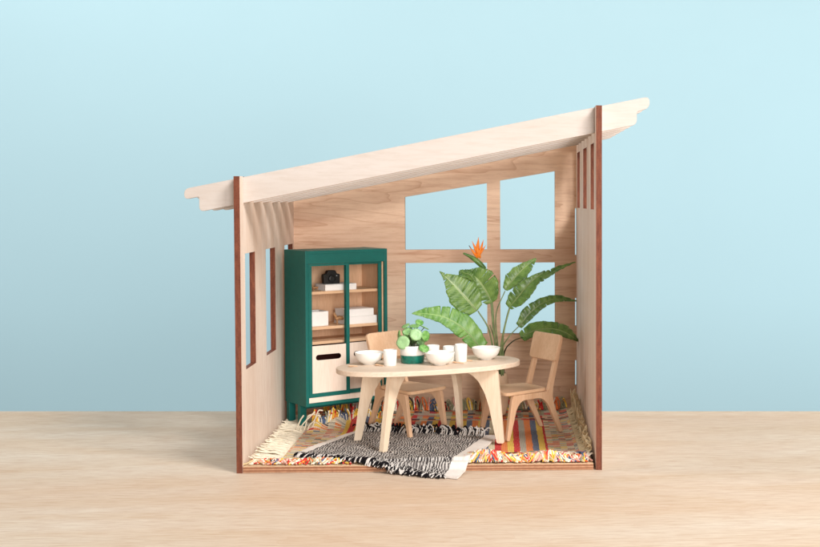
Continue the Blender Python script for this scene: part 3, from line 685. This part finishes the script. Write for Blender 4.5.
for px, py, dy, r, nn in ((402.8, 342.5, -.8, .64, (-.25, -1, .25)), (416, 334.5, -.4, .58, (.2, -1, .3)), (426, 336, .1, .52, (.8, -.7, .1)), (424, 348, -1.1, .5, (.3, -.6, .8)), (407.5, 331, .2, .52, (-.2, -.6, .8)), (398.5, 335, .1, .46, (-.95, -.3, .1)),
                          (414.5, 325.5, .6, .48, (0, -.25, 1)), (424.5, 327, .8, .46, (.5, .2, 1)), (419.5, 322, 1.2, .40, (.2, -.5, .7)), (405.5, 325.5, 1.0, .42, (-.4, -.3, .9)), (411.5, 340, .9, .45, (-.2, -.9, .4)), (420.5, 341, .6, .45, (.3, -.9, .3)), (409.5, 334, 1.3, .48, (-.1, -.8, .5))):
    c3 = uy(px, py, 8.4+dy)-PB; disc_leaf(c3, nn, r)
    bm = bmesh.new(); s0 = Vector((random.uniform(-.2, .2), random.uniform(-.2, .2), 1.42)); n3 = Vector(nn).normalized()
    tube(bm, spline([s0, s0.lerp(c3, .5)+Vector((0, 0, .25))-n3*.1, c3-n3*.06], 6), .035, 6); fin('stem', bm, 'stem_dark', pl, smooth=True)
# ------------------------------------------------------------------ bird of paradise
bp_base = uy(494.5, 395, 21.2)
PBX = Vector((bp_base.x, 21.2, T+.05))
bp = thing('bird_of_paradise_plant', 'tall plant with paddle leaves and one orange flower, behind the table', 'plant', PBX)
fin('pot', lathe([(0, .2), (.9, .2), (1.15, .35), (1.4, 1.2), (1.55, 2.4), (1.5, 3.5), (1.36, 4.35), (1.3, 4.62), (1.22, 4.62), (1.25, 4.3), (1.2, 4.1), (0, 4.05)], 48), plain('cream_pot', lin((228, 196, 164)), .7, .2, .05, 2), bp, smooth=True, angle=50)
fin('soil', lathe([(1.18, 4.1), (.7, 4.2), (0, 4.22)], 24), 'soil', bp, smooth=True)
def U(px, py, Y): return uy(px, py, Y)-PBX
def petiole(pts, r0, r1, mat='stem', name='petiole'):
    s = spline([U(*p) for p in pts], 8); n = len(s); bm = bmesh.new(); tube(bm, s, [.72*(r0+(r1-r0)*k/(n-1)) for k in range(n)], 8); return fin(name, bm, mat, bp, smooth=True, angle=80)
def leaf(mid, wl, wr, side, mat='leaf', fold=.25, curl=.0, splits=5, sd=1, name='leaf', droop=0.0):
    """mid: midrib points (px, py, depth) from base to tip; wl, wr: half widths along it in cm; side: approximate face normal"""
    rs = random.Random(sd); S = spline([U(*p) for p in mid], 14); n = len(S)-1; nrm = Vector(side).normalized()
    prof = lambda w, t_: w[min(int(t_*(len(w)-1)), len(w)-2)]*(1-(t_*(len(w)-1)) % 1)+w[min(int(t_*(len(w)-1))+1, len(w)-1)]*((t_*(len(w)-1)) % 1) if t_ < 1 else w[-1]
    bm = bmesh.new(); uvl = bm.loops.layers.uv.new('UVMap'); UVc = {}; K = 6
    cuts = {1: sorted(rs.sample(range(3, n-1), min(splits, n-4))), -1: sorted(rs.sample(range(3, n-1), min(splits, n-4)))}
    frames = []
    for i, p in enumerate(S):
        d = (S[min(i+1, n)]-S[max(i-1, 0)]).normalized(); b = d.cross(nrm).normalized(); frames.append((p, d, b, b.cross(d).normalized()))
    midv = []
    for i, (p, d, b, nn) in enumerate(frames): q = bm.verts.new(p); midv.append(q); UVc[q] = (i/n, .5)
    for sgn, w in ((1, wl), (-1, wr)):
        def row(i, k, gap=0):
            p, d, b, nn = frames[i]; t_ = i/n; ww = prof(w, t_)*(1+.035*math.sin(i*.7+sd)+.03*rs.uniform(-1, 1)*(k == K)); f = k/K
            off = b*sgn*ww*f*math.cos(fold) + nn*ww*(math.sin(fold)*f-curl*f*f) + d*(ww*.22*f+gap*f*f)
            off += nn*.05*math.sin(i*1.3+sgn)*f + Vector((0, 0, -droop*ww*f*f))
            q = bm.verts.new(p+off); UVc[q] = (t_, .5+.5*f*sgn); return q
        prev = [midv[0]]+[row(0, k) for k in range(1, K+1)]
        for i in range(1, n+1):
            cut = i in cuts[sgn]
            g = rs.choice((.02, .03, .05, .13)) if cut else 0
            cur = [midv[i]]+[row(i, k, -g) for k in range(1, K+1)]
            for k in range(K):
                try: bm.faces.new((prev[k], prev[k+1], cur[k+1], cur[k]))
                except ValueError: pass
            prev = [midv[i]]+[row(i, k, g*.6) for k in range(1, K+1)] if cut else cur
    for f in bm.faces:
        for l in f.loops: l[uvl].uv = UVc[l.vert]
    me_o = fin(name, bm, mat, bp, smooth=True, angle=180)
    so = me_o.modifiers.new('thick', 'SOLIDIFY'); so.thickness = .035; so.offset = 0
    bm = bmesh.new(); tube(bm, [f[0]-f[3]*.02 for f in frames], [max(.02, .075*(1-.75*i/n)) for i in range(n+1)], 6); r = fin('midrib', bm, 'stem', me_o, smooth=True, angle=80)
    return me_o
# stems (base bundle at px 500, 385)
petiole([(501, 384, 20.9), (495, 360, 19.2), (489, 330, 17.7), (478, 311, 17.5)], .17, .09)
petiole([(500, 384, 21.0), (497, 360, 19.6), (493, 325, 18.1), (491, 303, 18.2)], .18, .10)
petiole([(502, 384, 20.8), (499, 362, 19.0), (484, 352, 17.2), (478, 346, 16.8)], .15, .09)
petiole([(501, 384, 21.2), (498, 350, 19.2), (496, 315, 18.3), (505, 291, 18.4)], .14, .07)
petiole([(503, 384, 21.0), (500, 358, 19.2), (504, 330, 17.4), (510, 307, 17.3)], .19, .11)
petiole([(503, 384, 20.8), (503, 352, 19.0), (504, 330, 18.0), (513, 300, 18.3), (530, 287, 18.8)], .15, .07)
petiole([(503, 384, 20.9), (502, 352, 19.1), (508, 338, 18.1), (521, 324, 18.3)], .13, .06)
petiole([(504, 384, 21.2), (504, 354, 20.0), (512, 342, 18.6), (523, 337, 19.2)], .13, .06, 'stem_dark')
petiole([(500, 384, 21.3), (495, 340, 19.2), (492, 300, 18.6), (487, 278, 18.6), (480, 264, 18.5)], .13, .08, 'stem', 'flower_stalk')
petiole([(502, 384, 21.2), (498, 352, 19.5), (490, 325, 18.5)], .12, .08)
# leaves
leaf([(477, 311, 17.5), (465, 297, 17.3), (452, 283, 17.2), (439.6, 271.4, 17.2)], [.8, 1.6, 1.75, 1.5, .95, .35, .03], [.9, 1.5, 1.6, 1.3, .8, .3, .03], (.15, -1, .15), 'leaf', .18, .05, 4, 3)
leaf([(492, 303, 18.2), (485, 290, 18.0), (477, 279, 17.9), (467, 271, 18.1)], [.7, 1.5, 1.8, 1.6, .9, .1], [.6, 1.1, 1.2, .9, .5, .1], (-.1, -1, .1), 'leaf', .3, .15, 3, 5)
leaf([(476, 283, 17.6), (470, 275, 17.5), (464, 273, 17.7), (461, 270, 18.0)], [.1, .5, .5, .1], [.2, .75, .7, .1], (.3, -.8, .5), 'leaf_dark', .5, .3, 1, 8, 'folded_leaf_edge')
leaf([(482, 350, 16.8), (465, 330, 16.5), (446, 318, 16.3), (428, 314, 16.2), (412, 313.5, 16.2)], [.9, 1.35, 1.15, .65, .05], [.7, 1.05, .75, .45, .05], (.1, -1, .35), 'leaf_bright', .15, .08, 4, 9)
leaf([(505, 290, 18.4), (513, 280, 18.6), (523, 269, 18.9), (536, 258.5, 19.2)], [.3, .9, 1.1, .75, .1], [.35, .95, .85, .5, .08], (-.35, -1, 0), 'leaf', .45, .2, 3, 12)
leaf([(509, 308, 17.3), (518, 297, 17.2), (530, 283, 17.3), (545, 271, 17.6)], [.4, 1.1, 1.2, .75, .1], [.6, 1.0, .9, .5, .08], (-.5, -1, -.1), 'leaf_dark', .5, .2, 3, 15)
leaf([(530, 288, 18.8), (542, 279, 19.3), (556, 270, 20.2), (575.5, 262, 21.6)], [.12, .4, .5, .32, .04], [.12, .32, .42, .28, .04], (-.2, -.8, .6), 'leaf_dark', .5, .1, 2, 18)
leaf([(519, 327, 18.3), (530, 313, 18.5), (543, 303, 18.9), (557, 299, 19.6), (576.5, 301, 21.4)], [.3, .6, .55, .45, .3, .05], [.45, .85, .65, .5, .4, .05], (.2, -1, .35), 'leaf_dark', .3, .15, 4, 21)
leaf([(521, 338, 19.2), (534, 331, 19.7), (552, 329, 20.4), (566, 333, 21.2), (580, 342, 22.6)], [.5, .7, .6, .6, .05], [.6, .95, .8, .8, .05], (.1, -1, .5), 'leaf', .3, .2, 4, 25)
# flower: green beak and orange sepals with a blue tongue
fl = bmesh.new()
s = spline([U(485, 269, 18.5), U(478, 262, 18.45), U(471, 257, 18.4), U(463, 253, 18.3)], 8); n = len(s)
tube(fl, s, [.12+.20*math.sin(math.pi*min(1, k/(n-1)*1.0+.12))*(1-k/(n-1)*.6) if k < n-1 else .02 for k in range(n)], 8)
spathe = fin('spathe', fl, 'leaf_dark', bp, smooth=True, angle=80)
for (x, y, dd, wd) in ((478.5, 237, 18.3, .21), (472, 241, 18.2, .16), (483.5, 239.5, 18.6, .16), (486, 245, 18.3, .13), (469.5, 247, 18.0, .12), (476, 244, 18.0, .19), (481, 247, 18.0, .17)):
    bm = bmesh.new(); a = U(478.5+random.uniform(-2, 2), 258, 18.35); b = U(x, y, dd); s = spline([a, a.lerp(b, .4)+Vector((random.uniform(-.05, .05), -.08, 0)), b], 8); n = len(s)
    tube(bm, s, [max(.012, wd*math.sin(math.pi*(.12+.88*k/(n-1)))) for k in range(n)], 6); fin('petal', bm, 'petal', bp, smooth=True, angle=80)
bm = bmesh.new(); tube(bm, [U(474, 253, 18.2), U(469, 245.5, 18.0)], [.07, .03], 6); fin('flower_tongue', bm, plain('dark_tongue', lin((40, 40, 60)), .5), bp, smooth=True)
